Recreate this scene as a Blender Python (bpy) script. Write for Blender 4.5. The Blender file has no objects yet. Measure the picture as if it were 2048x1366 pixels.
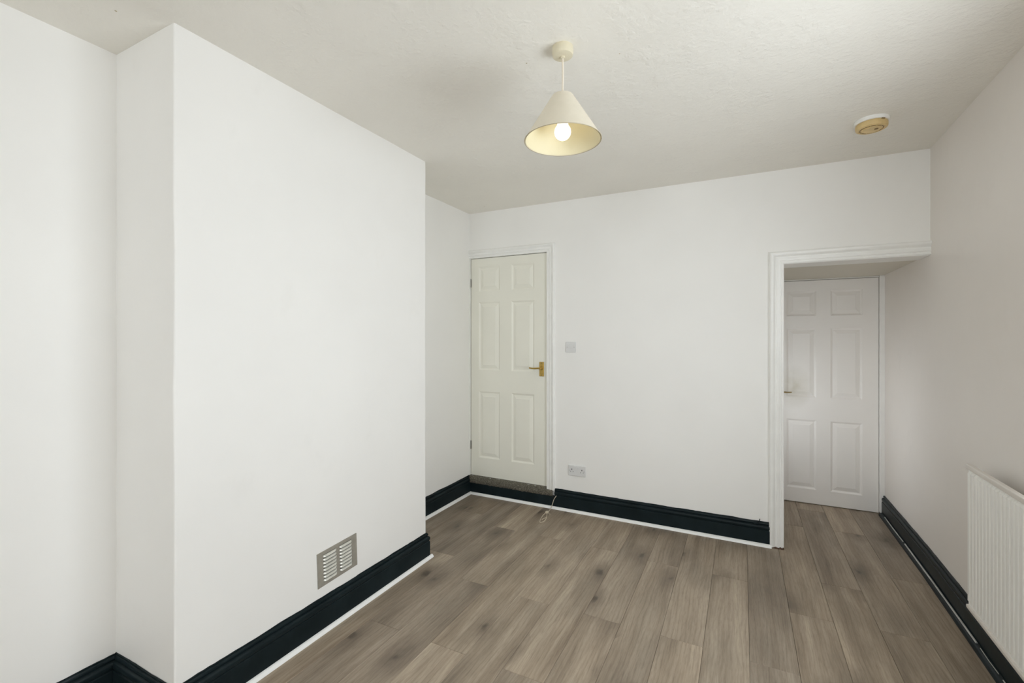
import bpy, bmesh, math, random
from mathutils import Vector, Matrix, noise

random.seed(7)
SC = bpy.context.scene
COL = SC.collection
PI = math.pi

# ------------------------------------------------------------------ camera
cam_d = bpy.data.cameras.new('camera')
cam_d.sensor_width = 36.0
cam_d.lens = 36.0 * 914.0 / 2048.0
cam_d.shift_y = -8.0 / 2048.0
cam_d.clip_start = 0.02
cam = bpy.data.objects.new('camera', cam_d)
COL.objects.link(cam)
cam.location = (0.0, 0.0, 1.43)
cam.rotation_euler = (PI / 2, 0, math.radians(26.77))
SC.camera = cam

# ------------------------------------------------------------------ view and light
SC.view_settings.view_transform = 'Standard'
SC.view_settings.look = 'None'
SC.view_settings.gamma = 1.0
SC.view_settings.use_curve_mapping = False
SC.view_settings.exposure = 0.01
SC.cycles.max_bounces = 12
SC.cycles.diffuse_bounces = 8
SC.cycles.glossy_bounces = 4
SC.cycles.sample_clamp_indirect = 6.0
SC.cycles.caustics_reflective = False
SC.cycles.caustics_refractive = False

world = bpy.data.worlds.new('overcast_sky')
SC.world = world
world.use_nodes = True
bg = world.node_tree.nodes['Background']
bg.inputs['Color'].default_value = (0.86, 0.94, 1.0, 1)
bg.inputs['Strength'].default_value = 2.4

# room dimensions (metres); the camera stands at x = y = 0
CEIL = 2.568
XL = -2.25            # left wall (both alcoves)
XC = -1.835           # face of the chimney breast
YC0, YC1 = 0.925, 2.395
YB = 3.592            # back wall
YR = -4.0            # rear wall, behind the camera
YE = 4.66             # plane of the door at the end of the passage
SKEW = 0.028
def xr(y):            # right wall, very slightly out of square
    return 1.01 + (SKEW if y < YB else 0.011) * (y - YB)
WIN = (-0.80, 0.75, 0.90, 2.20)     # window behind the camera, unseen, placed to fit the brightness: x0 x1 z0 z1
WIN_R = (0.65, 2.10, 0.82, 1.94)   # window in the right wall, unseen, placed to fit the brightness: y0 y1 z0 z1

WIN_P = (3.92, 4.50, 0.45, 1.30)     # small window added to light the passage, out of view: y0 y1 z0 z1

def area(name, loc, rot, sx, sy, power, col):
    l = bpy.data.lights.new(name, 'AREA')
    l.shape = 'RECTANGLE'; l.size = sx; l.size_y = sy
    l.energy = power; l.color = col
    o = bpy.data.objects.new(name, l); COL.objects.link(o)
    o.location = loc; o.rotation_euler = rot
    return o
# lamps added as daylight at windows out of view, set to fit the brightness
area('daylight_rear', ((WIN[0]+WIN[1])/2, YR-0.20, (WIN[2]+WIN[3])/2), (PI/2, 0, 0),
     WIN[1]-WIN[0], WIN[3]-WIN[2], 70, (0.90, 0.958, 1.0))
area('daylight_right', (xr(0)+0.26, (WIN_R[0]+WIN_R[1])/2, (WIN_R[2]+WIN_R[3])/2), (PI/2, 0, PI/2),
     WIN_R[1]-WIN_R[0], WIN_R[3]-WIN_R[2], 45, (0.90, 0.958, 1.0))
area('added_daylight_passage', (0.04, (WIN_P[0]+WIN_P[1])/2, (WIN_P[2]+WIN_P[3])/2), (PI/2, 0, -PI/2),
     WIN_P[1]-WIN_P[0], WIN_P[3]-WIN_P[2], 2.6, (0.96, 0.955, 0.95))  # added lamp, brightens the passage through a made-up window

# ------------------------------------------------------------------ materials
class NT:
    def __init__(s, name):
        s.m = bpy.data.materials.new(name); s.m.use_nodes = True
        s.t = s.m.node_tree; s.n = s.t.nodes; s.b = s.n['Principled BSDF']
    def node(s, typ, **kw):
        n = s.n.new(typ)
        for k, v in kw.items():
            if k.startswith('i_'):
                n.inputs[k[2:].replace('_', ' ')].default_value = v
            else: setattr(n, k, v)
        return n
    def link(s, a, b): s.t.links.new(a, b)
    def coord(s, scale=(1, 1, 1), out='Object'):
        c = s.node('ShaderNodeTexCoord'); m = s.node('ShaderNodeMapping')
        m.inputs['Scale'].default_value = scale
        s.link(c.outputs[out], m.inputs['Vector']); return m.outputs['Vector']
    def noise(s, vec, scale, detail=3, rough=0.5, w=None):
        n = s.node('ShaderNodeTexNoise'); n.inputs['Scale'].default_value = scale
        n.inputs['Detail'].default_value = detail; n.inputs['Roughness'].default_value = rough
        s.link(vec, n.inputs['Vector'])
        return n.outputs['Fac']
    def ramp(s, fac, stops):
        r = s.node('ShaderNodeValToRGB'); e = r.color_ramp.elements
        while len(e) < len(stops): e.new(0.5)
        for i, (p, c) in enumerate(stops):
            e[i].position = p; e[i].color = tuple(c) + (1,) if len(c) == 3 else c
        s.link(fac, r.inputs['Fac']); return r.outputs['Color']
    def math(s, op, a, b=None, clamp=False):
        n = s.node('ShaderNodeMath', operation=op, use_clamp=clamp)
        for i, v in enumerate((a, b)):
            if v is None: continue
            if isinstance(v, (int, float)): n.inputs[i].default_value = v
            else: s.link(v, n.inputs[i])
        return n.outputs[0]
    def mix(s, fac, a, b, blend='MIX'):
        n = s.node('ShaderNodeMix', data_type='RGBA', blend_type=blend)
        for i, v in ((0, fac), (6, a), (7, b)):
            if isinstance(v, (int, float)): n.inputs[i].default_value = v
            elif isinstance(v, tuple): n.inputs[i].default_value = v + (1,) if len(v) == 3 else v
            else: s.link(v, n.inputs[i])
        return n.outputs[2]
    def bump(s, h, strength, dist):
        n = s.node('ShaderNodeBump'); n.inputs['Strength'].default_value = strength
        n.inputs['Distance'].default_value = dist
        s.link(h, n.inputs['Height']); s.link(n.outputs['Normal'], s.b.inputs['Normal'])

def plain(name, col, rough=0.5, metal=0.0, spec=0.5, var=0.04, vscale=12.0, bump=0.0, bscale=80.0):
    t = NT(name)
    v = t.coord()
    c = t.ramp(t.noise(v, vscale, 4), [(0.3, tuple(x*(1-var) for x in col)), (0.7, tuple(min(1, x*(1+var)) for x in col))])
    t.link(c, t.b.inputs['Base Color'])
    t.b.inputs['Roughness'].default_value = rough
    t.b.inputs['Metallic'].default_value = metal
    t.b.inputs['Specular IOR Level'].default_value = spec
    if bump: t.bump(t.noise(v, bscale, 3), bump, 0.002)
    return t.m

def wall_paint(name, col, scuff=0.0, lump=1.0, rough=0.5):
    t = NT(name)
    v = t.coord()
    big = t.noise(v, 2.2, 3); mid = t.noise(v, 11, 4); fine = t.noise(v, 120, 3)
    base = t.ramp(big, [(0.3, tuple(c*0.975 for c in col)), (0.7, col)])
    if scuff:
        vs = t.coord((1, 1, 0.6))
        s = t.ramp(t.noise(vs, 5.5, 6, 0.65), [(0.60, (0, 0, 0)), (0.74, (1, 1, 1))])
        base = t.mix(t.math('MULTIPLY', s, scuff), base, (0.52, 0.50, 0.46))
    t.link(base, t.b.inputs['Base Color'])
    t.b.inputs['Roughness'].default_value = rough
    t.b.inputs['Specular IOR Level'].default_value = 0.35
    h = t.math('ADD', t.math('MULTIPLY', big, 2.2), t.math('ADD', t.math('MULTIPLY', mid, 0.55*lump), t.math('MULTIPLY', fine, 0.07)))
    t.bump(h, 0.45, 0.004)
    return t.m

M = {}
M['wall'] = wall_paint('white_wall_paint', (0.925, 0.918, 0.898))
M['wall_scuffed'] = wall_paint('scuffed_white_wall_paint', (0.925, 0.918, 0.898), scuff=0.05)
M['wall_right'] = wall_paint('right_wall_paint', (0.83, 0.79, 0.75), scuff=0.06, rough=0.42)  # darker, warmer base colour than the other walls

M['soffit'] = wall_paint('beige_soffit', (0.70, 0.665, 0.58))  # base colour set darker than the main ceiling's
def ceiling_mat():
    t = NT('rough_ceiling_paint')
    v = t.coord()
    big = t.noise(v, 1.6, 3); st = t.noise(v, 55, 4, 0.6); sw = t.noise(v, 7, 5, 0.6)
    base = t.ramp(big, [(0.3, (0.85, 0.825, 0.765)), (0.7, (0.89, 0.865, 0.805))])
    t.link(base, t.b.inputs['Base Color'])
    t.b.inputs['Roughness'].default_value = 0.55
    t.b.inputs['Specular IOR Level'].default_value = 0.3
    ridge = t.math('ABSOLUTE', t.math('SUBTRACT', sw, 0.5))
    h = t.math('ADD', t.math('MULTIPLY', st, 0.35), t.math('ADD', t.math('MULTIPLY', ridge, 0.9), t.math('MULTIPLY', sw, 0.8)))
    t.bump(h, 0.85, 0.0095)
    return t.m
M['ceiling'] = ceiling_mat()

def wood_mat():
    t = NT('grey_oak_laminate')
    c = t.node('ShaderNodeTexCoord'); oi = t.node('ShaderNodeObjectInfo')
    off = t.node('ShaderNodeVectorMath', operation='SCALE'); off.inputs[0].default_value = (37.0, 91.0, 53.0)
    t.link(oi.outputs['Random'], off.inputs['Scale'])
    add = t.node('ShaderNodeVectorMath', operation='ADD')
    t.link(c.outputs['Object'], add.inputs[0]); t.link(off.outputs[0], add.inputs[1])
    P = add.outputs[0]
    def mp(scale, src=P):
        m = t.node('ShaderNodeMapping'); m.inputs['Scale'].default_value = scale
        t.link(src, m.inputs['Vector']); return m.outputs['Vector']
    # warp so that the grain bends round the knots
    wn = t.node('ShaderNodeTexNoise'); wn.inputs['Scale'].default_value = 1.0; wn.inputs['Detail'].default_value = 2
    t.link(mp((7, 2.2, 1)), wn.inputs['Vector'])
    ws = t.node('ShaderNodeVectorMath', operation='SCALE'); t.link(wn.outputs['Color'], ws.inputs[0]); ws.inputs['Scale'].default_value = 0.035
    wa = t.node('ShaderNodeVectorMath', operation='ADD'); t.link(P, wa.inputs[0]); t.link(ws.outputs[0], wa.inputs[1])
    W = wa.outputs[0]
    streak = t.noise(mp((16, 1.0, 1), W), 1, 4, 0.55)
    grain = t.noise(mp((120, 6, 1), W), 1, 5, 0.65)
    pore = t.noise(mp((260, 22, 1), P), 1, 2, 0.5)
    wv = t.node('ShaderNodeTexWave', wave_type='BANDS', bands_direction='X')
    wv.inputs['Scale'].default_value = 7.0; wv.inputs['Distortion'].default_value = 5.5
    wv.inputs['Detail'].default_value = 2.5; wv.inputs['Detail Scale'].default_value = 0.8
    t.link(mp((2.2, 0.42, 1), W), wv.inputs['Vector'])
    cath = wv.outputs['Fac']
    base = t.ramp(streak, [(0.25, (0.22, 0.174, 0.132)), (0.45, (0.302, 0.246, 0.190)), (0.60, (0.358, 0.297, 0.234)), (0.80, (0.455, 0.388, 0.31))])
    base = t.mix(0.55, base, t.ramp(grain, [(0.30, (0.62, 0.60, 0.58)), (0.55, (1, 1, 1)), (0.8, (1.0, 1.0, 1.0))]), 'MULTIPLY')
    base = t.mix(0.32, base, t.ramp(cath, [(0.0, (0.66, 0.63, 0.60)), (0.35, (1, 1, 1)), (1, (1, 1, 1))]), 'MULTIPLY')
    base = t.mix(0.25, base, t.ramp(pore, [(0.35, (0.55, 0.52, 0.50)), (0.5, (1, 1, 1))]), 'MULTIPLY')
    # dark smoky knots, only in some voronoi cells
    vo = t.node('ShaderNodeTexVoronoi', feature='F1', voronoi_dimensions='2D'); vo.inputs['Scale'].default_value = 1.0
    t.link(mp((3.4, 1.7, 0.001), W), vo.inputs['Vector'])
    sep = t.node('ShaderNodeSeparateColor'); t.link(vo.outputs['Color'], sep.inputs[0])
    pick = t.math('GREATER_THAN', sep.outputs[0], 0.38)
    kd = t.math('ADD', vo.outputs['Distance'], t.math('MULTIPLY', t.math('SUBTRACT', t.noise(mp((22, 12, 1)), 1, 4), 0.5), 0.22))
    halo = t.ramp(kd, [(0.02, (1, 1, 1)), (0.30, (0, 0, 0))])
    core = t.ramp(kd, [(0.0, (1, 1, 1)), (0.06, (0, 0, 0))])
    base = t.mix(t.math('MULTIPLY', t.math('MULTIPLY', halo, pick), 0.70), base, (0.125, 0.098, 0.075))
    base = t.mix(t.math('MULTIPLY', t.math('MULTIPLY', core, pick), 0.60), base, (0.045, 0.034, 0.028))
    smoke = t.noise(mp((6, 1.8, 1), W), 1, 3, 0.5)
    base = t.mix(0.8, base, t.ramp(smoke, [(0.30, (0.70, 0.70, 0.70)), (0.52, (1, 1, 1)), (0.75, (1.16, 1.16, 1.16))]), 'MULTIPLY')
    # each board its own tone
    tone = t.ramp(oi.outputs['Random'], [(0.0, (0.90, 0.90, 0.90)), (0.5, (1.06, 1.05, 1.02)), (1.0, (1.20, 1.185, 1.14))])
    base = t.mix(1.0, base, tone, 'MULTIPLY')
    t.link(base, t.b.inputs['Base Color'])
    r = t.math('ADD', t.math('MULTIPLY', grain, 0.15), 0.42)
    t.link(r, t.b.inputs['Roughness'])
    t.b.inputs['Specular IOR Level'].default_value = 0.4
    t.bump(grain, 0.15, 0.001)
    return t.m
M['wood'] = wood_mat()
M['joint'] = plain('dark_joint_underlay', (0.05, 0.042, 0.035), 0.9)

M['gloss_white'] = plain('white_gloss_trim_paint', (0.92, 0.92, 0.90), 0.30, var=0.02, bump=0.12, bscale=30)
M['door_cream'] = plain('cream_door_paint', (0.87, 0.86, 0.775), 0.38, var=0.02, vscale=3, bump=0.1, bscale=60)
M['door_cream_panel'] = M['door_cream']
def door2_mat():
    t = NT('white_door_paint')
    v = t.coord()
    base = t.ramp(t.noise(v, 3, 3), [(0.3, (0.88, 0.86, 0.835)), (0.7, (0.91, 0.89, 0.865))])
    # grubby hand marks beside the handle
    mp = t.node('ShaderNodeMapping'); g = t.node('ShaderNodeTexGradient', gradient_type='SPHERICAL')
    c = t.node('ShaderNodeTexCoord')
    mp.inputs['Location'].default_value = (-0.40*7, 0, -1.00*5.0)
    mp.inputs['Scale'].default_value = (7, 0.0, 5.0)
    t.link(c.outputs['Object'], mp.inputs['Vector']); t.link(mp.outputs[0], g.inputs['Vector'])
    f = t.math('MULTIPLY', t.math('MULTIPLY', g.outputs['Fac'], t.noise(v, 14, 5)), 0.9)
    base = t.mix(f, base, (0.48, 0.44, 0.30))
    t.link(base, t.b.inputs['Base Color']); t.b.inputs['Roughness'].default_value = 0.4
    return t.m
M['door_white'] = door2_mat()
M['black'] = plain('black_gloss_skirting_paint', (0.0105, 0.0175, 0.0200), 0.34, spec=0.12, var=0.25, vscale=7, bump=0.25, bscale=25)
M['bead_white'] = plain('white_beading', (0.93, 0.94, 0.93), 0.35, var=0.02)
M['bead_grey'] = plain('pale_grey_beading', (0.52, 0.52, 0.50), 0.5, var=0.2, vscale=20)
M['brass'] = plain('worn_brass', (0.62, 0.43, 0.13), 0.28, 1.0, var=0.15, vscale=40)
M['brass_dull'] = plain('dull_brass', (0.36, 0.27, 0.13), 0.4, 1.0, var=0.2, vscale=40)
M['steel'] = plain('dull_steel', (0.45, 0.44, 0.41), 0.4, 1.0)
M['plastic'] = plain('white_switch_plastic', (0.74, 0.74, 0.74), 0.30, var=0.01)
M['dark'] = plain('dark_recess', (0.03, 0.03, 0.03), 0.7)
M['vent'] = plain('greige_painted_metal', (0.34, 0.32, 0.275), 0.45, 0.1, var=0.10, vscale=25)
M['vent_dark'] = plain('dull_vent_backing', (0.14, 0.13, 0.11), 0.6)
M['vent_bright'] = plain('pale_louvre_metal', (0.66, 0.65, 0.59), 0.32, 0.2, var=0.10, vscale=25)
M['fitting_cream'] = plain('cream_aged_plastic', (0.72, 0.66, 0.50), 0.40, var=0.03)
M['cord_white'] = plain('white_flex', (0.82, 0.74, 0.62), 0.5)
M['yellowed'] = plain('yellowed_plastic', (0.70, 0.52, 0.245), 0.42, var=0.12, vscale=22)
M['yellowed_dark'] = plain('yellowed_vent_slots', (0.22, 0.14, 0.055), 0.6)
M['rad'] = plain('radiator_white_enamel', (0.93, 0.93, 0.905), 0.30, var=0.01)
M['rad_trim'] = plain('radiator_trim_enamel', (0.74, 0.70, 0.655), 0.35, var=0.02)
M['string'] = plain('beige_string', (0.62, 0.55, 0.43), 0.8, var=0.2, vscale=150, bump=0.6, bscale=400)
M['rust'] = plain('chipped_brown_wood', (0.10, 0.055, 0.035), 0.8, var=0.5, vscale=90)
M['frame_upvc'] = plain('white_window_frame', (0.80, 0.80, 0.80), 0.3)

def carpet_mat():
    t = NT('flecked_carpet')
    v = t.coord()
    f = t.noise(v, 210, 2, 0.7)
    c = t.ramp(f, [(0.32, (0.035, 0.031, 0.024)), (0.48, (0.115, 0.105, 0.080)), (0.58, (0.20, 0.185, 0.145)), (0.72, (0.36, 0.33, 0.27))])
    t.link(c, t.b.inputs['Base Color']); t.b.inputs['Roughness'].default_value = 0.95
    t.bump(f, 0.9, 0.004)
    return t.m
M['carpet'] = carpet_mat()

def shade_mat():
    t = NT('cream_lampshade_fabric')
    v = t.coord()
    c = t.ramp(t.noise(v, 30, 3), [(0.3, (0.84, 0.785, 0.66)), (0.7, (0.87, 0.815, 0.69))])
    t.link(c, t.b.inputs['Base Color']); t.b.inputs['Roughness'].default_value = 0.75
    tr = t.node('ShaderNodeBsdfTranslucent'); tr.inputs['Color'].default_value = (0.85, 0.70, 0.45, 1)
    mx = t.node('ShaderNodeMixShader'); mx.inputs[0].default_value = 0.10
    t.link(t.b.outputs[0], mx.inputs[1]); t.link(tr.outputs[0], mx.inputs[2])
    t.link(mx.outputs[0], t.n['Material Output'].inputs['Surface'])
    return t.m
M['shade'] = shade_mat()
M['shade_lining'] = plain('yellow_cream_shade_lining', (0.80, 0.735, 0.52), 0.6, var=0.02)
M['shade_trim'] = plain('shade_edge_tape', (0.50, 0.43, 0.30), 0.7)
def bulb_mat():
    t = NT('lit_bulb')
    t.b.inputs['Base Color'].default_value = (0.9, 0.9, 0.85, 1)
    t.b.inputs['Emission Color'].default_value = (1.0, 0.88, 0.64, 1)
    t.b.inputs['Emission Strength'].default_value = 2.0
    return t.m
M['bulb'] = bulb_mat()
def glass_mat():
    t = NT('window_glass')
    tr = t.node('ShaderNodeBsdfTransparent'); gl = t.node('ShaderNodeBsdfGlossy'); gl.inputs['Roughness'].default_value = 0.02
    mx = t.node('ShaderNodeMixShader'); mx.inputs[0].default_value = 0.06
    t.link(tr.outputs[0], mx.inputs[1]); t.link(gl.outputs[0], mx.inputs[2])
    t.link(mx.outputs[0], t.n['Material Output'].inputs['Surface'])
    return t.m
M['glass'] = glass_mat()

# ------------------------------------------------------------------ helpers
def obj(name, bm, mat, parent=None, smooth=False, bevel=0.0, bev_seg=2):
    me = bpy.data.meshes.new(name)
    bmesh.ops.recalc_face_normals(bm, faces=bm.faces)
    bm.to_mesh(me); bm.free()
    for m in (mat if isinstance(mat, (list, tuple)) else [mat]): me.materials.append(M[m] if isinstance(m, str) else m)
    o = bpy.data.objects.new(name, me); COL.objects.link(o)
    if parent: o.parent = parent
    if smooth:
        for p in me.polygons: p.use_smooth = True
        me.set_sharp_from_angle(angle=math.radians(40))
    if bevel:
        b = o.modifiers.new('bevel', 'BEVEL'); b.width = bevel; b.segments = bev_seg; b.limit_method = 'ANGLE'
        b.harden_normals = False
    return o
def struct(o): o['kind'] = 'structure'; return o
def tag(o, label, cat, group=None):
    o['label'] = label; o['category'] = cat
    if group: o['group'] = group
    return o
def thing(name, label, cat, loc=(0, 0, 0), rz=0.0):
    o = bpy.data.objects.new(name, None); COL.objects.link(o)
    o.empty_display_size = 0.1
    o.location = loc; o.rotation_euler = (0, 0, rz)
    return tag(o, label, cat)
def box(bm, x0, x1, y0, y1, z0, z1):
    vs = [bm.verts.new((x, y, z)) for z in (z0, z1) for y in (y0, y1) for x in (x0, x1)]
    for f in ((0,1,3,2), (4,6,7,5), (0,4,5,1), (2,3,7,6), (0,2,6,4), (1,5,7,3)):
        bm.faces.new([vs[i] for i in f])
def bx(*a):
    bm = bmesh.new()
    if isinstance(a[0], (tuple, list)):
        for b in a: box(bm, *b)
    else: box(bm, *a)
    return bm
def lathe(bm, prof, seg=40, M4=None, cap0=True, cap1=True):
    rings = []
    for r, z in prof:
        rings.append([bm.verts.new((r*math.cos(2*PI*i/seg), r*math.sin(2*PI*i/seg), z)) for i in range(seg)])
    for a, b in zip(rings, rings[1:]):
        for i in range(seg): bm.faces.new((a[i], a[(i+1) % seg], b[(i+1) % seg], b[i]))
    if cap0: bm.faces.new(rings[0][::-1])
    if cap1: bm.faces.new(rings[-1])
    if M4 is not None:
        for r in rings:
            for v in r: v.co = M4 @ v.co
    return bm
def tube(bm, pts, r, seg=8):
    pts = [Vector(p) for p in pts]; rings = []; up = None
    for i, p in enumerate(pts):
        d = (pts[min(i+1, len(pts)-1)] - pts[max(i-1, 0)]).normalized()
        if up is None: up = Vector((0, 0, 1)) if abs(d.z) < 0.9 else Vector((1, 0, 0))
        a = d.cross(up).normalized(); b = a.cross(d).normalized(); up = b
        rr = r[i] if isinstance(r, list) else r
        rings.append([bm.verts.new(p + rr*(math.cos(2*PI*k/seg)*a + math.sin(2*PI*k/seg)*b)) for k in range(seg)])
    for A, B in zip(rings, rings[1:]):
        for k in range(seg): bm.faces.new((A[k], A[(k+1) % seg], B[(k+1) % seg], B[k]))
    bm.faces.new(rings[0][::-1]); bm.faces.new(rings[-1])
    return bm
def smooth_path(pts, n=8):
    P = [Vector(p) for p in pts]; out = []
    for i in range(len(P)-1):
        p0 = P[max(i-1, 0)]; p1 = P[i]; p2 = P[i+1]; p3 = P[min(i+2, len(P)-1)]
        for k in range(n):
            t = k/n
            out.append(0.5*((2*p1) + (p2-p0)*t + (2*p0-5*p1+4*p2-p3)*t*t + (3*p1-p0-3*p2+p3)*t**3))
    out.append(P[-1]); return out
def mitre(path, off):
    """offset a horizontal polyline to its right-hand side by off"""
    out = []
    for i, p in enumerate(path):
        p = Vector(p)
        n = []
        if i > 0:
            d = (p - Vector(path[i-1])).normalized(); n.append(Vector((d.y, -d.x)))
        if i < len(path)-1:
            d = (Vector(path[i+1]) - p).normalized(); n.append(Vector((d.y, -d.x)))
        if len(n) == 1: out.append(p + n[0]*off)
        else:
            s = n[0] + n[1]; out.append(p + s * (off*2 / s.dot(s)))
    return out
def sweep_seg(bm, prof, path, i, step=0.06, jit=0.0, top_n=2, seed=0):
    """profile [(offset, z)] swept along segment i of path, mitred at its ends"""
    ends = [mitre(path, o) for o, z in prof]
    L = (Vector(path[i+1]) - Vector(path[i])).length
    n = max(1, int(L/step)); rows = []
    for k in range(n+1):
        t = k/n; row = []
        for q, (o, z) in enumerate(prof):
            p = ends[q][i].lerp(ends[q][i+1], t)
            dz = 0.0
            if jit and q < top_n:
                dz = jit * (noise.noise(Vector((t*L*7, seed*9.1, 0))) + 0.6*noise.noise(Vector((t*L*23, seed*5.3, 4))))
            row.append(bm.verts.new((p.x, p.y, z + dz)))
        rows.append(row)
    m = len(prof)
    for a, b in zip(rows, rows[1:]):
        for q in range(m): bm.faces.new((a[q], a[(q+1) % m], b[(q+1) % m], b[q]))
    bm.faces.new(rows[0][::-1]); bm.faces.new(rows[-1])
    return bm

# ------------------------------------------------------------------ floor
floor = struct(obj('floor', bx(XL-0.12, 1.20, YR-0.12, YE+0.14, -0.15, -0.009), 'joint'))
PW = 0.1905; PL = 1.29; X0 = 0.0275
ends_at = {0: 2.275, 1: 2.778, 2: 1.90, 3: 2.80, 4: 2.15, -1: 3.01, -2: 2.28, -3: 3.007, -4: 2.28, -5: 1.745, -6: 2.275,
           -7: 1.745, -8: 2.285, -9: 1.745, -10: 2.5, -11: 1.9, -12: 2.3, 5: 2.6}
mesh_cache = {}
for k in range(-12, 6):
    xa, xb = X0 + k*PW, X0 + (k+1)*PW
    xa = max(xa, XL); xb = min(xb, 1.04)
    if xb - xa < 0.01: continue
    lim = YE + 0.03 if xb > 0.16 else YB
    y = ends_at[k] - PL*4
    while y < lim:
        a, b = max(y, YR), min(y + PL, lim)
        if b - a > 0.01 and b > YR:
            w, l = xb-xa, b-a
            key = (round(w, 4), round(l, 4))
            if key not in mesh_cache:
                bm = bx(0.0004, w-0.0004, 0.0004, l-0.0004, -0.009, 0.0)
                top = [e for e in bm.edges if all(abs(v.co.z) < 1e-6 for v in e.verts)]
                bmesh.ops.bevel(bm, geom=top, offset=0.0014, segments=1, affect='EDGES')
                bmesh.ops.translate(bm, verts=bm.verts, vec=(-w/2, -l/2, 0))
                o = obj('floor_plank', bm, 'wood', floor); mesh_cache[key] = o.data
            else:
                o = bpy.data.objects.new('floor_plank', mesh_cache[key]); COL.objects.link(o); o.parent = floor
            o.location = ((xa+xb)/2, (a+b)/2, 0)
        y += PL

# ------------------------------------------------------------------ shell
T = 0.12
def uneven(bm, size=0.12, amp=0.0025, f=2.4, keep=lambda v: False):
    """cut long faces into a grid and push the surface in and out a little, like old plaster"""
    for ax in range(3):
        cs = [v.co[ax] for v in bm.verts]; lo, hi = min(cs), max(cs)
        n = int((hi-lo)/size)
        for i in range(1, n):
            co = [0, 0, 0]; no = [0, 0, 0]; co[ax] = lo + (hi-lo)*i/n; no[ax] = 1
            bmesh.ops.bisect_plane(bm, geom=list(bm.verts)+list(bm.edges)+list(bm.faces), plane_co=co, plane_no=no)
    for v in bm.verts:
        if keep(v.co): continue
        n = noise.noise_vector(v.co*f)*amp + noise.noise_vector(v.co*9.0)*amp*0.35
        v.co += Vector((n.x, n.y, 0))
    return bm
struct(obj('wall_left', uneven(bx(XL-T, XL, YR-T, YB+T+0.2, -0.1, CEIL+0.1), 0.2, 0.0), 'wall'))
cb = bx(XL-0.02, XC, YC0, YC1, -0.01, CEIL+0.02)
cb = uneven(cb, 0.10, 0.0035, 2.0)
struct(obj('wall_chimney_breast', cb, 'wall_scuffed', smooth=True, bevel=0.006, bev_seg=3))

# back wall with a shallow niche for the cream door and a full opening for the passage
OX0, OZ = 0.240, 1.933
DX0, DX1, DZ0, DZ1 = -2.246, -1.478, 0.165, 2.155
bw = bx((XL-T, DX1+0.012, YB+0.085, YB+0.20, -0.1, CEIL+0.1),            # behind the door
        (XL-T, DX1+0.012, YB, YB+0.085, DZ1+0.012, CEIL+0.1),            # above the door
        (XL-T, DX1+0.012, YB, YB+0.085, -0.1, DZ0-0.004),                # step riser
        (DX1+0.012, OX0, YB, YB+0.20, -0.1, CEIL+0.1),
        (OX0, 1.2, YB, YB+0.20, OZ, CEIL+0.1))
struct(obj('wall_back', bw, 'wall'))
struct(obj('ceiling', bx(XL-T, 1.25, YR-T, YB+0.2, CEIL, CEIL+0.12), 'ceiling'))
# right wall with an opening for the unseen window beside the camera
def skewed(bm):
    for v in bm.verts: v.co.x += xr(v.co.y)
    return bm
wy0, wy1, wz0, wz1 = WIN_R
rw = bx((0, 0.16, wy1, YB, -0.1, CEIL+0.1), (0, 0.16, YB, YE+0.2, -0.1, CEIL+0.1), (0, 0.16, YR-T, wy0, -0.1, CEIL+0.1),
        (0, 0.16, wy0, wy1, -0.1, wz0), (0, 0.16, wy0, wy1, wz1, CEIL+0.1))
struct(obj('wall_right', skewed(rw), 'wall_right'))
x0, x1, z0, z1 = WIN
struct(obj('wall_rear', bx((XL-T, x0, YR-0.16, YR, -0.1, CEIL+0.1), (x1, 1.2, YR-0.16, YR, -0.1, CEIL+0.1),
                           (x0, x1, YR-0.16, YR, -0.1, z0), (x0, x1, YR-0.16, YR, z1, CEIL+0.1)), 'wall'))
# passage
py0, py1, pz0, pz1 = WIN_P
struct(obj('wall_passage_left', bx((0.10, 0.205, YB+0.19, py0, -0.1, OZ+0.1), (0.10, 0.205, py1, YE+0.2, -0.1, OZ+0.1),
                                   (0.10, 0.205, py0, py1, -0.1, pz0), (0.10, 0.205, py0, py1, pz1, OZ+0.1)), 'wall'))
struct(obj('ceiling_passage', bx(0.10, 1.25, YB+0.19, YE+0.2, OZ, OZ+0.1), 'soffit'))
struct(obj('wall_passage_end', bx(0.10, 1.25, YE+0.05, YE+0.2, -0.1, OZ+0.1), 'wall'))

# unseen windows behind and beside the camera, and one added in the passage
def window(n, M4, w, h):
    f = bx((-w/2, w/2, -0.03, 0.03, -h/2, -h/2+0.06), (-w/2, w/2, -0.03, 0.03, h/2-0.06, h/2),
           (-w/2, -w/2+0.06, -0.03, 0.03, -h/2+0.06, h/2-0.06), (w/2-0.06, w/2, -0.03, 0.03, -h/2+0.06, h/2-0.06),
           (-0.03, 0.03, -0.03, 0.03, -h/2+0.06, h/2-0.06))
    o = struct(obj('window_%d' % n, f, 'frame_upvc')); o.matrix_world = M4
    for s in (-1, 1):
        obj('window_pane', bx(min(s*0.03, s*(w/2-0.06)), max(s*0.03, s*(w/2-0.06)), -0.002, 0.002, -h/2+0.06, h/2-0.06), 'glass', o)
    obj('window_sill', bx(-w/2, w/2, 0.03, 0.13, -h/2-0.0, -h/2+0.03), 'gloss_white', o) if w > 1 else None
window(1, Matrix.Translation(((x0+x1)/2, YR-0.10, (z0+z1)/2)), x1-x0, z1-z0)
window(2, Matrix.Translation((xr((wy0+wy1)/2)+0.10, (wy0+wy1)/2, (wz0+wz1)/2)) @ Matrix.Rotation(PI/2, 4, 'Z'), wy1-wy0, wz1-wz0)

window(3, Matrix.Translation((0.135, (py0+py1)/2, (pz0+pz1)/2)) @ Matrix.Rotation(PI/2, 4, 'Z'), py1-py0, pz1-pz0)

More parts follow.
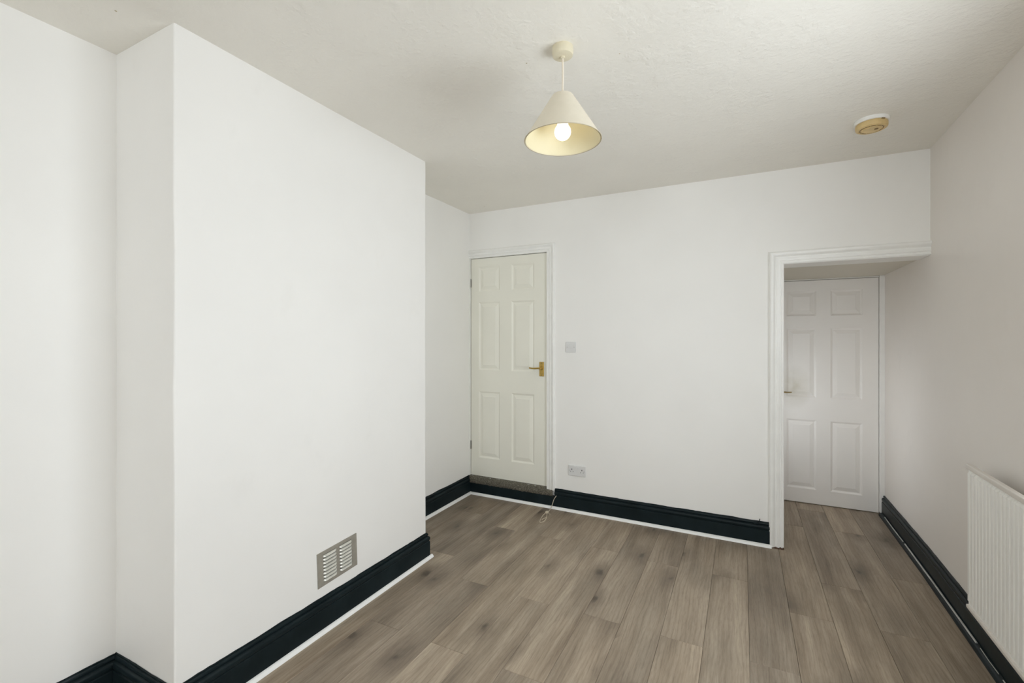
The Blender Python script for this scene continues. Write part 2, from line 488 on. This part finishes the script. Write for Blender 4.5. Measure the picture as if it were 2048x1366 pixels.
# ------------------------------------------------------------------ skirting
SK = [(0.0, 0.159), (0.007, 0.159), (0.0105, 0.155), (0.0115, 0.148), (0.0085, 0.1435), (0.0085, 0.1405),
      (0.014, 0.139), (0.0185, 0.135), (0.0205, 0.128), (0.0205, 0.120), (0.0175, 0.114), (0.0155, 0.1115),
      (0.0155, 0.109), (0.0195, 0.106), (0.0200, 0.100), (0.0200, 0.0), (0.0, 0.0)]
LP = [(XL, YR), (XL, YC0), (XC, YC0), (XC, YC1), (XL, YC1), (XL, YB), (0.176, YB)]
def skirt(name, path, i, seed, prof=SK, jit=0.0045):
    return struct(obj(name, sweep_seg(bmesh.new(), prof, path, i, 0.03, jit, 2, seed), 'black', smooth=True))
skirt('baseboard_left', LP, 0, 1)
skirt('baseboard_chimney_side', LP, 1, 2)
skirt('baseboard_chimney', LP, 2, 3)
skirt('baseboard_chimney_far_side', LP, 3, 4)
skirt('baseboard_alcove', LP, 4, 5)
# back wall: plain black riser board under the door, then the moulded board
RIS = [(0.0, 0.104), (0.018, 0.104), (0.0200, 0.100), (0.0200, 0.0), (0.0, 0.0)]
LP2 = [(XL, YC1), (XL, YB), (-1.405, YB)]
skirt('baseboard_step', LP2, 1, 6, RIS, 0.002)
skirt('baseboard_back', [(-1.405, YB), (0.176, YB)], 0, 7)
RP = [(xr(YE-0.03), YE-0.03), (xr(YB), YB), (xr(YR), YR)]
bm = sweep_seg(bmesh.new(), SK, RP, 0, 0.03, 0.003, 2, 8)
struct(obj('baseboard_right', sweep_seg(bm, SK, RP, 1, 0.03, 0.003, 2, 9), 'black', smooth=True))
# black paint strayed onto the wall above the boards
def stray(parent, path, i, seed, z=0.160):
    a, b = Vector(path[i]), Vector(path[i+1]); L = (b-a).length; d = (b-a)/L; nrm = Vector((d.y, -d.x))
    bm = bmesh.new(); n = int(L/0.02); rows = []
    for k in range(n+1):
        p = a + d*(L*k/n)
        hgt = max(0.0004, 0.0022 + 0.0045*noise.noise(Vector((k*0.16, seed*3.7, 0))) + 0.002*noise.noise(Vector((k*0.9, seed, 2))))
        q0 = p + nrm*0.0; q1 = p + nrm*0.0046
        rows.append([bm.verts.new((q0.x, q0.y, 0.150)), bm.verts.new((q1.x, q1.y, 0.150)),
                     bm.verts.new((q1.x, q1.y, z+hgt)), bm.verts.new((q0.x, q0.y, z+hgt+0.001))])
    for r, s in zip(rows, rows[1:]):
        for q in range(4): bm.faces.new((r[q], r[(q+1) % 4], s[(q+1) % 4], s[q]))
    bm.faces.new(rows[0][::-1]); bm.faces.new(rows[-1])
    obj('paint_edge', bm, 'black', bpy.data.objects[parent])
stray('baseboard_left', LP, 0, 1); stray('baseboard_chimney_side', LP, 1, 2); stray('baseboard_chimney', LP, 2, 3)
stray('baseboard_alcove', LP, 4, 5); stray('baseboard_back', [(-1.405, YB), (0.176, YB)], 0, 7)

# quadrant beading at the foot of the boards
def quad(o, r): return [(o, r), (o+0.35*r, r*0.95), (o+0.7*r, r*0.72), (o+0.93*r, r*0.37), (o+r, 0.0), (o, 0.0)]
def bead(n, path, i, mat, r=0.019):
    return struct(obj('trim_%d' % n, sweep_seg(bmesh.new(), quad(0.0205, r), path, i, 0.2), mat, smooth=True))
bead(1, [(XC, 0.2), (XC, YC1+0.036)], 0, 'bead_white', 0.017)
AP = [(XL, YC1+0.02), (XL, YB), (0.176, YB)]
bead(2, AP, 0, 'bead_white'); bead(3, AP, 1, 'bead_white')
RP = [(xr(YE-0.05), YE-0.05), (xr(YB), YB), (xr(YR), YR)]
bm = sweep_seg(bmesh.new(), quad(0.0205, 0.024), RP, 0, 0.2)
rb = struct(obj('trim_4', sweep_seg(bm, quad(0.0205, 0.024), RP, 1, 0.2), 'black', smooth=True))
# thin pale lines along the upper edge of the black bead on the right
def rp(y, off, z): return (xr(y) - off, y, z)
for (ya, yb, rr) in ((4.50, 4.02, 0.0034), (3.98, 2.84, 0.0046), (2.80, 2.62, 0.0018), (2.58, 2.30, 0.0024)):
    obj('pale_edge', tube(bmesh.new(), [rp(ya, 0.0275, 0.0245), rp((ya+yb)/2, 0.0290, 0.0243), rp(yb, 0.0275, 0.0245)], rr, 6), 'bead_grey', rb)

# ------------------------------------------------------------------ doors
def door_leaf(name, x0, x1, yf, z0, z1, cols, rows, mat, th=0.035):
    """leaf with six sunk openings; each moulded panel is its own part"""
    bm = bmesh.new()
    xs = sorted({x0, x1, *[c for p in cols for c in p]}); zs = sorted({z0, z1, *[c for p in rows for c in p]})
    V = {}
    def v(x, y, z):
        k = (round(x, 5), round(y, 5), round(z, 5))
        if k not in V: V[k] = bm.verts.new(k)
        return V[k]
    D = 0.011
    for i in range(len(xs)-1):
        for j in range(len(zs)-1):
            a, b, c, d = xs[i], xs[i+1], zs[j], zs[j+1]
            if (a, b) in cols and (c, d) in rows:
                for q in (((a,c),(b,c)), ((b,c),(b,d)), ((b,d),(a,d)), ((a,d),(a,c))):
                    (u0, w0), (u1, w1) = q
                    bm.faces.new((v(u0,yf,w0), v(u1,yf,w1), v(u1,yf+D,w1), v(u0,yf+D,w0)))
                bm.faces.new((v(a,yf+D,c), v(b,yf+D,c), v(b,yf+D,d), v(a,yf+D,d)))
            else:
                bm.faces.new((v(a,yf,c), v(b,yf,c), v(b,yf,d), v(a,yf,d)))
            bm.faces.new((v(a,yf+th,c), v(a,yf+th,d), v(b,yf+th,d), v(b,yf+th,c)))
    for i in range(len(xs)-1):
        for z in (z0, z1): bm.faces.new((v(xs[i],yf,z), v(xs[i+1],yf,z), v(xs[i+1],yf+th,z), v(xs[i],yf+th,z)))
    for j in range(len(zs)-1):
        for x in (x0, x1): bm.faces.new((v(x,yf,zs[j]), v(x,yf,zs[j+1]), v(x,yf+th,zs[j+1]), v(x,yf+th,zs[j])))
    leaf = struct(obj(name, bm, mat))
    prof = [(0.0, 0.0), (0.0015, 0.0016), (0.006, 0.0040), (0.010, 0.0075), (0.014, 0.0090), (0.019, 0.0090), (0.0205, 0.0078), (0.044, 0.0022), (0.0455, 0.0008)]
    for c in cols:
        for r in rows:
            pb = bmesh.new(); rings = []
            for (ins, dep) in prof:
                a, b, e, g = c[0]+ins, c[1]-ins, r[0]+ins, r[1]-ins
                rings.append([pb.verts.new((a, yf+dep, e)), pb.verts.new((b, yf+dep, e)), pb.verts.new((b, yf+dep, g)), pb.verts.new((a, yf+dep, g))])
            for A, B in zip(rings, rings[1:]):
                for k in range(4): pb.faces.new((A[k], A[(k+1) % 4], B[(k+1) % 4], B[k]))
            pb.faces.new(rings[-1])
            bk = [pb.verts.new((v0.co.x, yf+D, v0.co.z)) for v0 in rings[0]]
            for k in range(4): pb.faces.new((rings[0][k], bk[k], bk[(k+1) % 4], rings[0][(k+1) % 4]))
            pb.faces.new(bk[::-1])
            obj('door_panel', pb, mat, leaf)
    return leaf

Y1 = YB + 0.012
d1 = door_leaf('door_1', DX0+0.006, DX1-0.003, Y1, DZ0, DZ1-0.004,
               [(-2.158, -1.940), (-1.823, -1.603)], [(0.333, 0.938), (1.133, 1.752), (1.850, 2.074)], 'door_cream')
for z in (0.44, 1.93):      # hinges: a leaf with a knuckle
    h = obj('hinge', bx(DX0-0.003, DX0+0.012, Y1-0.0015, Y1+0.001, z-0.038, z+0.038), 'steel', d1)
    b = bmesh.new()
    for q in range(5):
        lathe(b, [(0.0045, z-0.038+q*0.0153), (0.0045, z-0.0235+q*0.0153)], 10, Matrix.Translation((DX0+0.002, Y1-0.004, 0)))
    obj('hinge_knuckle', b, 'steel', h, smooth=True)
# brass lever handle
hx, hz = -1.533, 1.160
h = obj('door_handle', bx(hx-0.021, hx+0.021, Y1-0.005, Y1, hz-0.062, hz+0.062), 'brass', d1, bevel=0.002)
b = bmesh.new()
RX = Matrix.Translation((hx+0.003, Y1-0.003, hz+0.008)) @ Matrix.Rotation(PI/2, 4, 'X')
lathe(b, [(0.0125, 0), (0.0125, 0.004), (0.0085, 0.008), (0.0075, 0.040), (0.0085, 0.046)], 20, RX)
tube(b, smooth_path([(hx+0.010, Y1-0.045, hz+0.008), (hx-0.015, Y1-0.046, hz+0.009), (hx-0.060, Y1-0.047, hz+0.006), (hx-0.098, Y1-0.046, hz+0.010)], 5),
     [0.0078]*5 + [0.0072]*5 + [0.0062]*5 + [0.0055], 12)
obj('lever', b, 'brass', h, smooth=True)
for zz in (-0.052, 0.052):
    obj('screw', lathe(bmesh.new(), [(0.0045, 0), (0.0042, 0.0012)], 12, Matrix.Translation((hx, Y1-0.005, hz+zz)) @ Matrix.Rotation(PI/2, 4, 'X')), 'brass_dull', h)

# architraves: stepped and moulded section, swept round the openings in the wall plane
ARC = [(0.0, 0.0), (0.0, 0.011), (0.003, 0.014), (0.011, 0.014), (0.0125, 0.0085), (0.0165, 0.0085), (0.019, 0.0150), (0.028, 0.0185), (0.036, 0.0185),
       (0.0375, 0.0130), (0.0415, 0.0130), (0.046, 0.0185), (0.053, 0.0245), (0.060, 0.0285), (0.067, 0.0285), (0.071, 0.025), (0.0725, 0.018), (0.075, 0.017), (0.075, 0.0)]   # (from inner edge, out of the wall)
def architrave(name, pts, w, mat='gloss_white', parent=None):
    """pts: polyline of the INNER edge in (x, z), moulding lies to its right-hand side"""
    s = w/0.075; bm = bmesh.new()
    P = [(x, z) for x, z in pts]
    offs = [mitre(P, a*s) for a, d in ARC]
    rows = []
    for i in range(len(P)):
        rows.append([bm.verts.new((offs[q][i].x, YB - ARC[q][1], offs[q][i].y)) for q in range(len(ARC))])
    m = len(ARC)
    for a, b in zip(rows, rows[1:]):
        for q in range(m): bm.faces.new((a[q], a[(q+1) % m], b[(q+1) % m], b[q]))
    bm.faces.new(rows[0][::-1]); bm.faces.new(rows[-1])
    return obj(name, bm, mat, parent, smooth=True)
# cream door: lining, head and right-hand architrave
a1 = struct(architrave('trim_5', [(DX1+0.008, 0.150), (DX1+0.008, DZ1+0.006), (XL+0.001, DZ1+0.006)], 0.064))
obj('door_lining', bx((DX1, DX1+0.011, YB-0.012, YB+0.085, 0.150, DZ1+0.010), (XL, DX1, YB-0.012, YB+0.085, DZ1, DZ1+0.010),
                      (XL, DX0, YB-0.012, YB+0.085, DZ0-0.004, DZ1)), 'gloss_white', a1)
# passage opening
a2 = struct(architrave('trim_6', [(xr(YB)+0.008, 1.928), (0.248, 1.928), (0.248, 0.006)], 0.086))
obj('door_lining', bx((OX0-0.001, 0.250, YB-0.005, YB+0.20, 0.0, 1.930), (OX0, 1.01, YB-0.005, YB+0.20, 1.926, OZ+0.001)), 'gloss_white', a2)
bm = bmesh.new()
for i in range(9):
    xx = 0.165 + i*0.0095
    box(bm, xx, xx+0.0085, YB-0.0265+random.uniform(0, 0.004), YB-0.003, -0.0005, 0.006+random.uniform(0, 0.005))
obj('chipped_foot', bm, 'rust', a2)

# passage door
cols2 = [(0.345, 0.562), (0.664, 0.882)]
d2 = door_leaf('door_2', 0.232, 0.988, YE, 0.006, 1.919, cols2, [(0.127, 0.721), (0.915, 1.511), (1.616, 1.829)], 'door_white')
b = bmesh.new()
hx2, hz2 = 0.275, 0.955
h2 = obj('door_handle', bx(hx2-0.020, hx2+0.020, YE-0.005, YE, hz2-0.070, hz2+0.050), 'brass_dull', d2, bevel=0.002)
lathe(b, [(0.012, 0), (0.009, 0.006), (0.0075, 0.038), (0.0085, 0.046)], 18, Matrix.Translation((hx2, YE-0.003, hz2)) @ Matrix.Rotation(PI/2, 4, 'X'))
tube(b, smooth_path([(hx2-0.008, YE-0.044, hz2), (hx2+0.03, YE-0.046, hz2+0.001), (hx2+0.070, YE-0.046, hz2-0.001), (hx2+0.104, YE-0.044, hz2+0.001)], 5),
     [0.0075]*5 + [0.007]*5 + [0.006]*5 + [0.0055], 12)
obj('lever', b, 'brass_dull', h2, smooth=True)
f2 = struct(obj('trim_7', bx((0.991, 1.030, YE-0.030, YE+0.05, 0.012, 1.933), (0.206, 0.226, YE-0.030, YE+0.05, 0.0, 1.933), (0.226, 0.991, YE+0.002, YE+0.05, 1.923, 1.933)), 'gloss_white', bevel=0.003))
obj('door_stop', bx(0.975, 0.997, YE+0.037, YE+0.05, 0.012, 1.93), 'gloss_white', f2)
obj('chipped_foot', bx((0.998, 1.012, YE-0.029, YE, 0.0, 0.013), (1.014, 1.030, YE-0.026, YE, 0.0, 0.013)), 'rust', f2)

# ------------------------------------------------------------------ carpet strip on the step
bm = bmesh.new(); n = 170; rows = []
xa, xb = XL+0.004, -1.418
prof = [(0.085, 0.166), (0.03, 0.167), (0.005, 0.164), (-0.016, 0.156), (-0.026, 0.142), (-0.029, 0.125), (-0.026, 0.108), (-0.018, 0.098), (0.0, 0.096)]
for i in range(n+1):
    x = xa + (xb-xa)*i/n; row = []
    drop = 0.012*(i/n) - 0.004
    for q, (dy, z) in enumerate(prof):
        a = 0.0 if q < 2 else 0.0045
        nn = noise.noise_vector(Vector((x*38, q*1.7, 3.0))); n2 = noise.noise_vector(Vector((x*9, q*0.4, 8.0)))
        y = YB + dy + a*nn.y*1.0 + (0.003*n2.y if q > 1 else 0)
        zz = z + a*nn.z + (0.004*n2.z if q > 4 else 0)
        if q < 3: zz = min(zz, 0.1645 if x > DX0 and x < DX1 else zz)
        if x > DX1 + 0.0 and q < 5: zz = min(zz, 0.149); y = min(y, YB-0.001)
        row.append(bm.verts.new((x, y, zz)))
    rows.append(row)
for a, b in zip(rows, rows[1:]):
    for q in range(len(prof)-1): bm.faces.new((a[q], a[q+1], b[q+1], b[q]))
car = obj('carpet_strip', bm, 'carpet', smooth=True)
tag(car, 'mottled grey-brown carpet strip over the step edge below the cream door', 'carpet')
bm = bmesh.new()
for i in range(4200):       # short stiff pile on the nose
    x = random.uniform(xa, xb); t = random.random()
    q = 2 + t*5.9; k = int(q); fr = q-k
    (y0_, z0_), (y1_, z1_) = prof[k], prof[min(k+1, len(prof)-1)]
    y = YB + y0_ + (y1_-y0_)*fr; z = z0_ + (z1_-z0_)*fr
    if z > 0.158: continue
    if x > DX1 and z > 0.145: continue
    d = Vector((random.uniform(-.6, .6), -1, random.uniform(-.7, .5))).normalized()*random.uniform(0.004, 0.0075)
    p = Vector((x, y+0.002, z)); w = 0.0011
    v = [bm.verts.new(p+Vector((w, 0, 0))), bm.verts.new(p+Vector((-w, 0, 0))), bm.verts.new(p+Vector((0, 0, w))), bm.verts.new(p+d)]
    bm.faces.new((v[0], v[1], v[3])); bm.faces.new((v[1], v[2], v[3])); bm.faces.new((v[2], v[0], v[3]))
pile = obj('pile', bm, 'carpet', car); pile['kind'] = 'stuff'

# ------------------------------------------------------------------ wall fittings
# square light switch
sw = thing('light_switch', 'small white square switch plate on the wall right of the cream door', 'switch', (-1.266, YB, 1.350))
obj('plate', bx(-0.0435, 0.0435, -0.009, 0, -0.0435, 0.0435), 'plastic', sw, bevel=0.003)
obj('rocker', bx(-0.014, 0.014, -0.0115, -0.008, -0.010, 0.012), 'plastic', sw, bevel=0.0012)
RXm = Matrix.Rotation(PI/2, 4, 'X')
for s in (-1, 1):
    obj('screw', lathe(bmesh.new(), [(0.0032, 0), (0.0030, 0.0012)], 12, Matrix.Translation((s*0.030, -0.009, 0.0)) @ RXm), 'steel', sw)
# double socket
so = thing('double_socket', 'white double power socket low on the back wall above the black skirting', 'socket', (-1.212, YB, 0.336))
obj('plate', bx(-0.0735, 0.0735, -0.010, 0, -0.043, 0.043), 'plastic', so, bevel=0.003)
for s in (-1, 1):
    obj('socket_switch', bx(s*0.012-0.0065, s*0.012+0.0065, -0.0135, -0.009, 0.012, 0.034), 'plastic', so, bevel=0.001)
    bm = bx((s*0.043-0.003, s*0.043+0.003, -0.0106, -0.0085, 0.004, 0.015),
            (s*0.043-0.0145, s*0.043-0.0085, -0.0106, -0.0085, -0.012, -0.0075), (s*0.043+0.0085, s*0.043+0.0145, -0.0106, -0.0085, -0.012, -0.0075))
    obj('pin_holes', bm, 'dark', so)
    obj('screw', lathe(bmesh.new(), [(0.0032, 0), (0.0030, 0.0012)], 12, Matrix.Translation((s*0.0605, -0.010, 0.0)) @ RXm), 'steel', so)

# louvred vent on the chimney breast
vt = thing('air_vent', 'greige metal vent grille with two columns of pale louvres low on the chimney breast', 'vent', (XC+0.0005, 1.672, 0.302), PI/2)
vt.rotation_euler = (math.radians(0), math.radians(-2.2), PI/2)
# local x runs along the wall away from the camera, local y into the wall
VW, VH = 0.126, 0.085
bm = bmesh.new()
colsV = [(-0.092, -0.010), (0.010, 0.090)]; pit = 0.0170; nl = 8; zt = 0.068
xs = [-VW, -0.092, -0.010, 0.010, 0.090, VW]
for i in range(5):
    if (xs[i], xs[i+1]) in colsV:
        box(bm, xs[i], xs[i+1], -0.004, 0.0, zt, VH); box(bm, xs[i], xs[i+1], -0.004, 0.0, -VH, zt - nl*pit)
    else:
        box(bm, xs[i], xs[i+1], -0.004, 0.0, -VH, VH)
obj('vent_plate', bm, 'vent', vt)
obj('vent_back', bx(-0.098, 0.096, -0.0012, 0.0, -0.072, 0.072), 'vent_dark', vt)
for (ca, cbb) in colsV:
    for k in range(nl):
        zc = zt - (k+0.5)*pit
        bm = bmesh.new(); m = 10; rows = []
        for i in range(m+1):           # hooded louvre, rounded at its ends
            t = i/m; x = ca + (cbb-ca)*t
            s = math.sin(PI*min(1, min(t, 1-t)*7)/2) if min(t, 1-t) < 1/7 else 1.0
            s = max(0.12, s)
            rows.append([bm.verts.new((x, -0.0035, zc+pit*0.34)), bm.verts.new((x, -0.0035-0.0045*s, zc+pit*0.20)),
                         bm.verts.new((x, -0.0035-0.0085*s, zc-pit*0.20)), bm.verts.new((x, -0.0030-0.0085*s, zc-pit*0.25)),
                         bm.verts.new((x, -0.0018, zc+pit*0.10))])
        for a, b in zip(rows, rows[1:]):
            for q in range(5): bm.faces.new((a[q], a[(q+1) % 5], b[(q+1) % 5], b[q]))
        bm.faces.new(rows[0][::-1]); bm.faces.new(rows[-1])
        obj('louvre', bm, 'vent_bright', vt)
for (sx_, sz_) in ((-0.112, 0.0), (0.108, 0.0)):
    obj('screw', lathe(bmesh.new(), [(0.004, 0), (0.0035, 0.0014)], 12, Matrix.Translation((sx_, -0.004, sz_)) @ RXm), 'vent', vt)

# ------------------------------------------------------------------ pendant lamp
LXY = (-0.630, 1.690)
lamp = thing('pendant_lamp', 'lit cream cone pendant lamp hanging from the ceiling', 'lamp', (LXY[0], LXY[1], CEIL))
obj('ceiling_rose', lathe(bmesh.new(), [(0.040, 0.0), (0.0415, -0.010), (0.0415, -0.026), (0.039, -0.034), (0.032, -0.037), (0.010, -0.038), (0.009, -0.044), (0.005, -0.045)], 48), 'fitting_cream', lamp, smooth=True)
obj('flex', tube(bmesh.new(), [(0, 0, -0.040), (0.001, 0, -0.1), (0, 0, -0.16), (0, 0, -0.235)], 0.0036, 10), 'cord_white', lamp, smooth=True)
SB, ST = -0.366, -0.192
bm = bmesh.new()
lathe(bm, [(0.1500, SB), (0.0440, ST-0.004), (0.0415, ST), (0.0405, ST-0.0015), (0.0425, ST-0.005), (0.1485, SB)], 72, cap0=False, cap1=False)
bmesh.ops.remove_doubles(bm, verts=bm.verts, dist=1e-6)
sh = obj('lamp_shade', bm, 'shade', lamp, smooth=True)
bm = bmesh.new()
lathe(bm, [(0.1470, SB+0.0004), (0.0405, ST-0.006), (0.0400, ST-0.006), (0.1462, SB+0.0004)], 72, cap0=False, cap1=False)
obj('shade_lining', bm, 'shade_lining', sh, smooth=True)
bm = bmesh.new(); seg = 72     # edge tape at the lower rim
ring = [[bm.verts.new(((0.1500+r*math.cos(a))*math.cos(2*PI*i/seg), (0.1500+r*math.cos(a))*math.sin(2*PI*i/seg), SB+0.9*r*math.sin(a))) for a in [q*PI/3 for q in range(6)]] for i in range(seg) for r in (0.0016,)]
for i in range(seg):
    a, b = ring[i], ring[(i+1) % seg]
    for q in range(6): bm.faces.new((a[q], a[(q+1) % 6], b[(q+1) % 6], b[q]))
obj('shade_rim', bm, 'shade_trim', sh, smooth=True)
bm = bmesh.new()
lathe(bm, [(0.041, ST-0.004), (0.041, ST-0.001)], 24, cap0=False, cap1=False)
for k in range(3):
    a = 2*PI*k/3+0.4
    tube(bm, [(0.014*math.cos(a), 0.014*math.sin(a), ST-0.020), (0.041*math.cos(a), 0.041*math.sin(a), ST-0.003)], 0.0012, 6)
obj('shade_spider', bm, 'steel', sh)
obj('lamp_holder', lathe(bmesh.new(), [(0.006, ST+0.006), (0.0135, ST-0.004), (0.0165, ST-0.012), (0.0165, ST-0.055), (0.0185, ST-0.058), (0.0185, ST-0.068), (0.013, ST-0.070)], 28), 'fitting_cream', lamp, smooth=True)
BC = -0.332
prof = [(0.0130, ST-0.070), (0.0130, ST-0.078), (0.0150, ST-0.088)]
for k in range(1, 15):
    a = PI*(0.20 + 0.80*k/14)
    prof.append((max(0.0004, 0.0325*math.sin(a)), BC + 0.0325*math.cos(a)))
prof = prof[:3] + [p for p in prof[3:] if p[1] < ST-0.094]
obj('light_bulb', lathe(bmesh.new(), prof, 32), 'bulb', lamp, smooth=True)

# ------------------------------------------------------------------ smoke detector
sd = thing('smoke_detector', 'yellowed round smoke detector on a white base on the ceiling', 'smoke detector', (0.603, 2.985, CEIL))
sd.scale = (1.2, 1.2, 1.15)
obj('base_plate', lathe(bmesh.new(), [(0.0615, 0.0), (0.0625, -0.004), (0.0625, -0.014), (0.060, -0.0165)], 56), 'gloss_white', sd, smooth=True)
dome = obj('cover', lathe(bmesh.new(), [(0.0545, -0.0160), (0.0545, -0.0205), (0.0575, -0.0215), (0.0575, -0.034), (0.0560, -0.039), (0.050, -0.0425), (0.047, -0.0430), (0.045, -0.0415),
                                      (0.036, -0.0415), (0.033, -0.0455), (0.012, -0.047), (0.0005, -0.047)], 56), 'yellowed', sd, smooth=True)
for k in range(12):
    a = 2*PI*k/12
    b = bx(-0.0085, 0.0085, -0.0012, 0.0012, -0.0048, 0.0)
    bmesh.ops.transform(b, matrix=Matrix.Translation((0.0405*math.cos(a), 0.0405*math.sin(a), -0.0380)) @ Matrix.Rotation(a+PI/2, 4, 'Z'), verts=b.verts)
    obj('vent_slot', b, 'yellowed_dark', dome)
b = lathe(bmesh.new(), [(0.0075, 0), (0.007, -0.002)], 20, Matrix.Translation((0.014, -0.012, -0.0465)))
obj('test_button', b, 'yellowed_dark', dome, smooth=True)
b = bx(-0.006, 0.006, -0.004, 0.002, -0.006, 0.0)
bmesh.ops.transform(b, matrix=Matrix.Translation((0.030, -0.0475, -0.0148)) @ Matrix.Rotation(0.55, 4, 'Z'), verts=b.verts)
obj('catch', b, 'yellowed_dark', dome)

# ------------------------------------------------------------------ radiator
RY = 2.763; RL = 1.20; RZ0, RZ1 = 0.213, 0.862
ang = math.atan(SKEW)
rad = thing('radiator', 'white ribbed panel radiator on the right wall above the black skirting', 'radiator', (xr(RY), RY, 0), 0)
rad.rotation_euler = (0, 0, -ang)
XF = -0.086          # front plane, measured from the wall face; local y runs back towards the camera
bm = bmesh.new()
pitch = 0.0333; n = int(RL/pitch)
GD = 0.0085
pts = [(XF+GD, 0.0)]
for k in range(n):
    y = -(0.014 + k*pitch)
    for dy, dx in ((0, GD), (0.0035, 0.0), (0.0225, 0.0), (0.0260, GD)): pts.append((XF+dx, y-dy))
pts.append((XF+GD, -RL))
def strip(z, shrink): return [bm.verts.new((XF+GD + (x-XF-GD)*shrink, y, z)) for x, y in pts]
R = [strip(RZ0+0.004, 0), strip(RZ0+0.030, 0), strip(RZ0+0.040, 1), strip(RZ1-0.040, 1), strip(RZ1-0.030, 0), strip(RZ1-0.004, 0)]
for a, b in zip(R, R[1:]):
    for i in range(len(pts)-1): bm.faces.new((a[i], a[i+1], b[i+1], b[i]))
bk = [[bm.verts.new((XF+0.016, y, z)) for y in (0.0, -RL)] for z in (RZ0+0.004, RZ1-0.004)]
bm.faces.new((bk[0][0], bk[0][1], bk[1][1], bk[1][0]))
bm.faces.new(R[0] + [bk[0][1], bk[0][0]]); bm.faces.new(R[-1] + [bk[1][1], bk[1][0]])
for e, i in ((0, 0), (1, -1)):
    bm.faces.new([r[i] for r in R] + [bk[1][e], bk[0][e]])
obj('front_panel', bm, 'rad', rad, bevel=0.0)
obj('top_rail', bx(XF-0.002, XF+0.019, -RL, 0.003, RZ1-0.022, RZ1), 'rad_trim', rad, bevel=0.004)
obj('bottom_rail', bx(XF-0.0005, XF+0.017, -RL, 0.002, RZ0, RZ0+0.017), 'rad_trim', rad, bevel=0.004)
bm = bmesh.new()
for k in range(int(RL/0.025)-1):
    y = -0.03 - k*0.025
    box(bm, XF+0.0165, XF+0.046, y-0.0006, y+0.0006, RZ0+0.06, RZ1-0.05)
f = obj('convector_fins', bm, 'rad_trim', rad); f['kind'] = 'stuff'
for y in (-0.20, -RL+0.20):
    obj('bracket', bx((XF+0.016, -0.001, y-0.012, y+0.012, RZ0+0.03, RZ0+0.05), (XF+0.016, -0.001, y-0.012, y+0.012, RZ1-0.10, RZ1-0.08), (-0.004, -0.0005, y-0.015, y+0.015, RZ0+0.03, RZ1-0.08)), 'rad_trim', rad)
b = bmesh.new()
RYm = Matrix.Translation((XF+0.030, -0.045, RZ1-0.018)) @ Matrix.Rotation(PI/2, 4, 'X')
lathe(b, [(0.0095, -0.020), (0.0105, -0.018), (0.0105, 0.014), (0.0085, 0.016)], 16, RYm)
tube(b, [(XF+0.012, -0.045, RZ1-0.018), (XF+0.030, -0.045, RZ1-0.018)], 0.007, 10)
obj('bleed_valve', b, 'rad', rad, smooth=True)

# ------------------------------------------------------------------ loose bits
# knotted string lying over the skirting onto the floor
st = thing('knotted_string', 'thin beige string with a knotted loop hanging over the skirting onto the floor', 'string', (-1.42, YB-0.06, 0))
def S(x, y, z): return (x+1.42, y-YB+0.06, z)
bm = bmesh.new()
tube(bm, smooth_path([S(-1.386, YB-0.0235, 0.110), S(-1.396, YB-0.024, 0.096), S(-1.410, YB-0.024, 0.070), S(-1.419, YB-0.0255, 0.040), S(-1.4215, YB-0.038, 0.023), S(-1.422, YB-0.055, 0.015), S(-1.422, YB-0.085, 0.005), S(-1.421, 3.462, 0.005)], 6), 0.0027, 8)
obj('string_tail', bm, 'string', st, smooth=True)
bm = bmesh.new()
for k in range(4):
    a0 = k*0.9
    pts_ = [S(-1.420 + 0.013*math.cos(t+a0) + 0.002*k, 3.446 + 0.011*math.sin(t+a0)*math.cos(k), 0.009+0.0055*math.sin(t+k*1.3)) for t in [i*2*PI/12 for i in range(13)]]
    tube(bm, pts_, 0.0027, 7)
tube(bm, smooth_path([S(-1.412, 3.440, 0.006), S(-1.396, 3.434, 0.004), S(-1.386, 3.438, 0.003)], 5), 0.0024, 7)
obj('knot', bm, 'string', st, smooth=True)
bm = bmesh.new()
tube(bm, smooth_path([S(-1.426, 3.440, 0.006), S(-1.430, 3.400, 0.0035), S(-1.424, 3.345, 0.003), S(-1.410, 3.280, 0.003), S(-1.396, 3.248, 0.003), S(-1.380, 3.262, 0.003), S(-1.376, 3.305, 0.0035), S(-1.384, 3.350, 0.008), S(-1.402, 3.400, 0.006), S(-1.414, 3.436, 0.007)], 8), 0.0028, 8)
tube(bm, smooth_path([S(-1.384, 3.350, 0.0075), S(-1.398, 3.318, 0.006), S(-1.404, 3.300, 0.004)], 6), 0.0024, 8)
obj('loop', bm, 'string', st, smooth=True)

# stub of black wire poking out above the skirting beside the opening
bm = bmesh.new()
tube(bm, smooth_path([(0.072, YB-0.012, 0.140), (0.085, YB-0.020, 0.150), (0.101, YB-0.022, 0.161), (0.106, YB-0.018, 0.183)], 5), 0.0028, 7)
w = obj('wire_stub', bm, 'black', smooth=True)
tag(w, 'tiny black wire end sticking up from the skirting beside the passage opening', 'wire')

# small nail holes and specks left in the ceiling
bm = bmesh.new()
for (x, y, r) in ((-0.80, 1.72, 0.0035), (-0.44, 1.83, 0.003), (0.40, 1.67, 0.0035), (-2.00, 3.43, 0.004), (-1.95, 0.80, 0.004)):
    lathe(bm, [(r, 0.001), (r*0.9, -0.0006), (r*0.3, -0.0012)], 9, Matrix.Translation((x, y, CEIL)))
sp = obj('ceiling_specks', bm, 'shade_trim', bpy.data.objects['ceiling']); sp['kind'] = 'stuff'
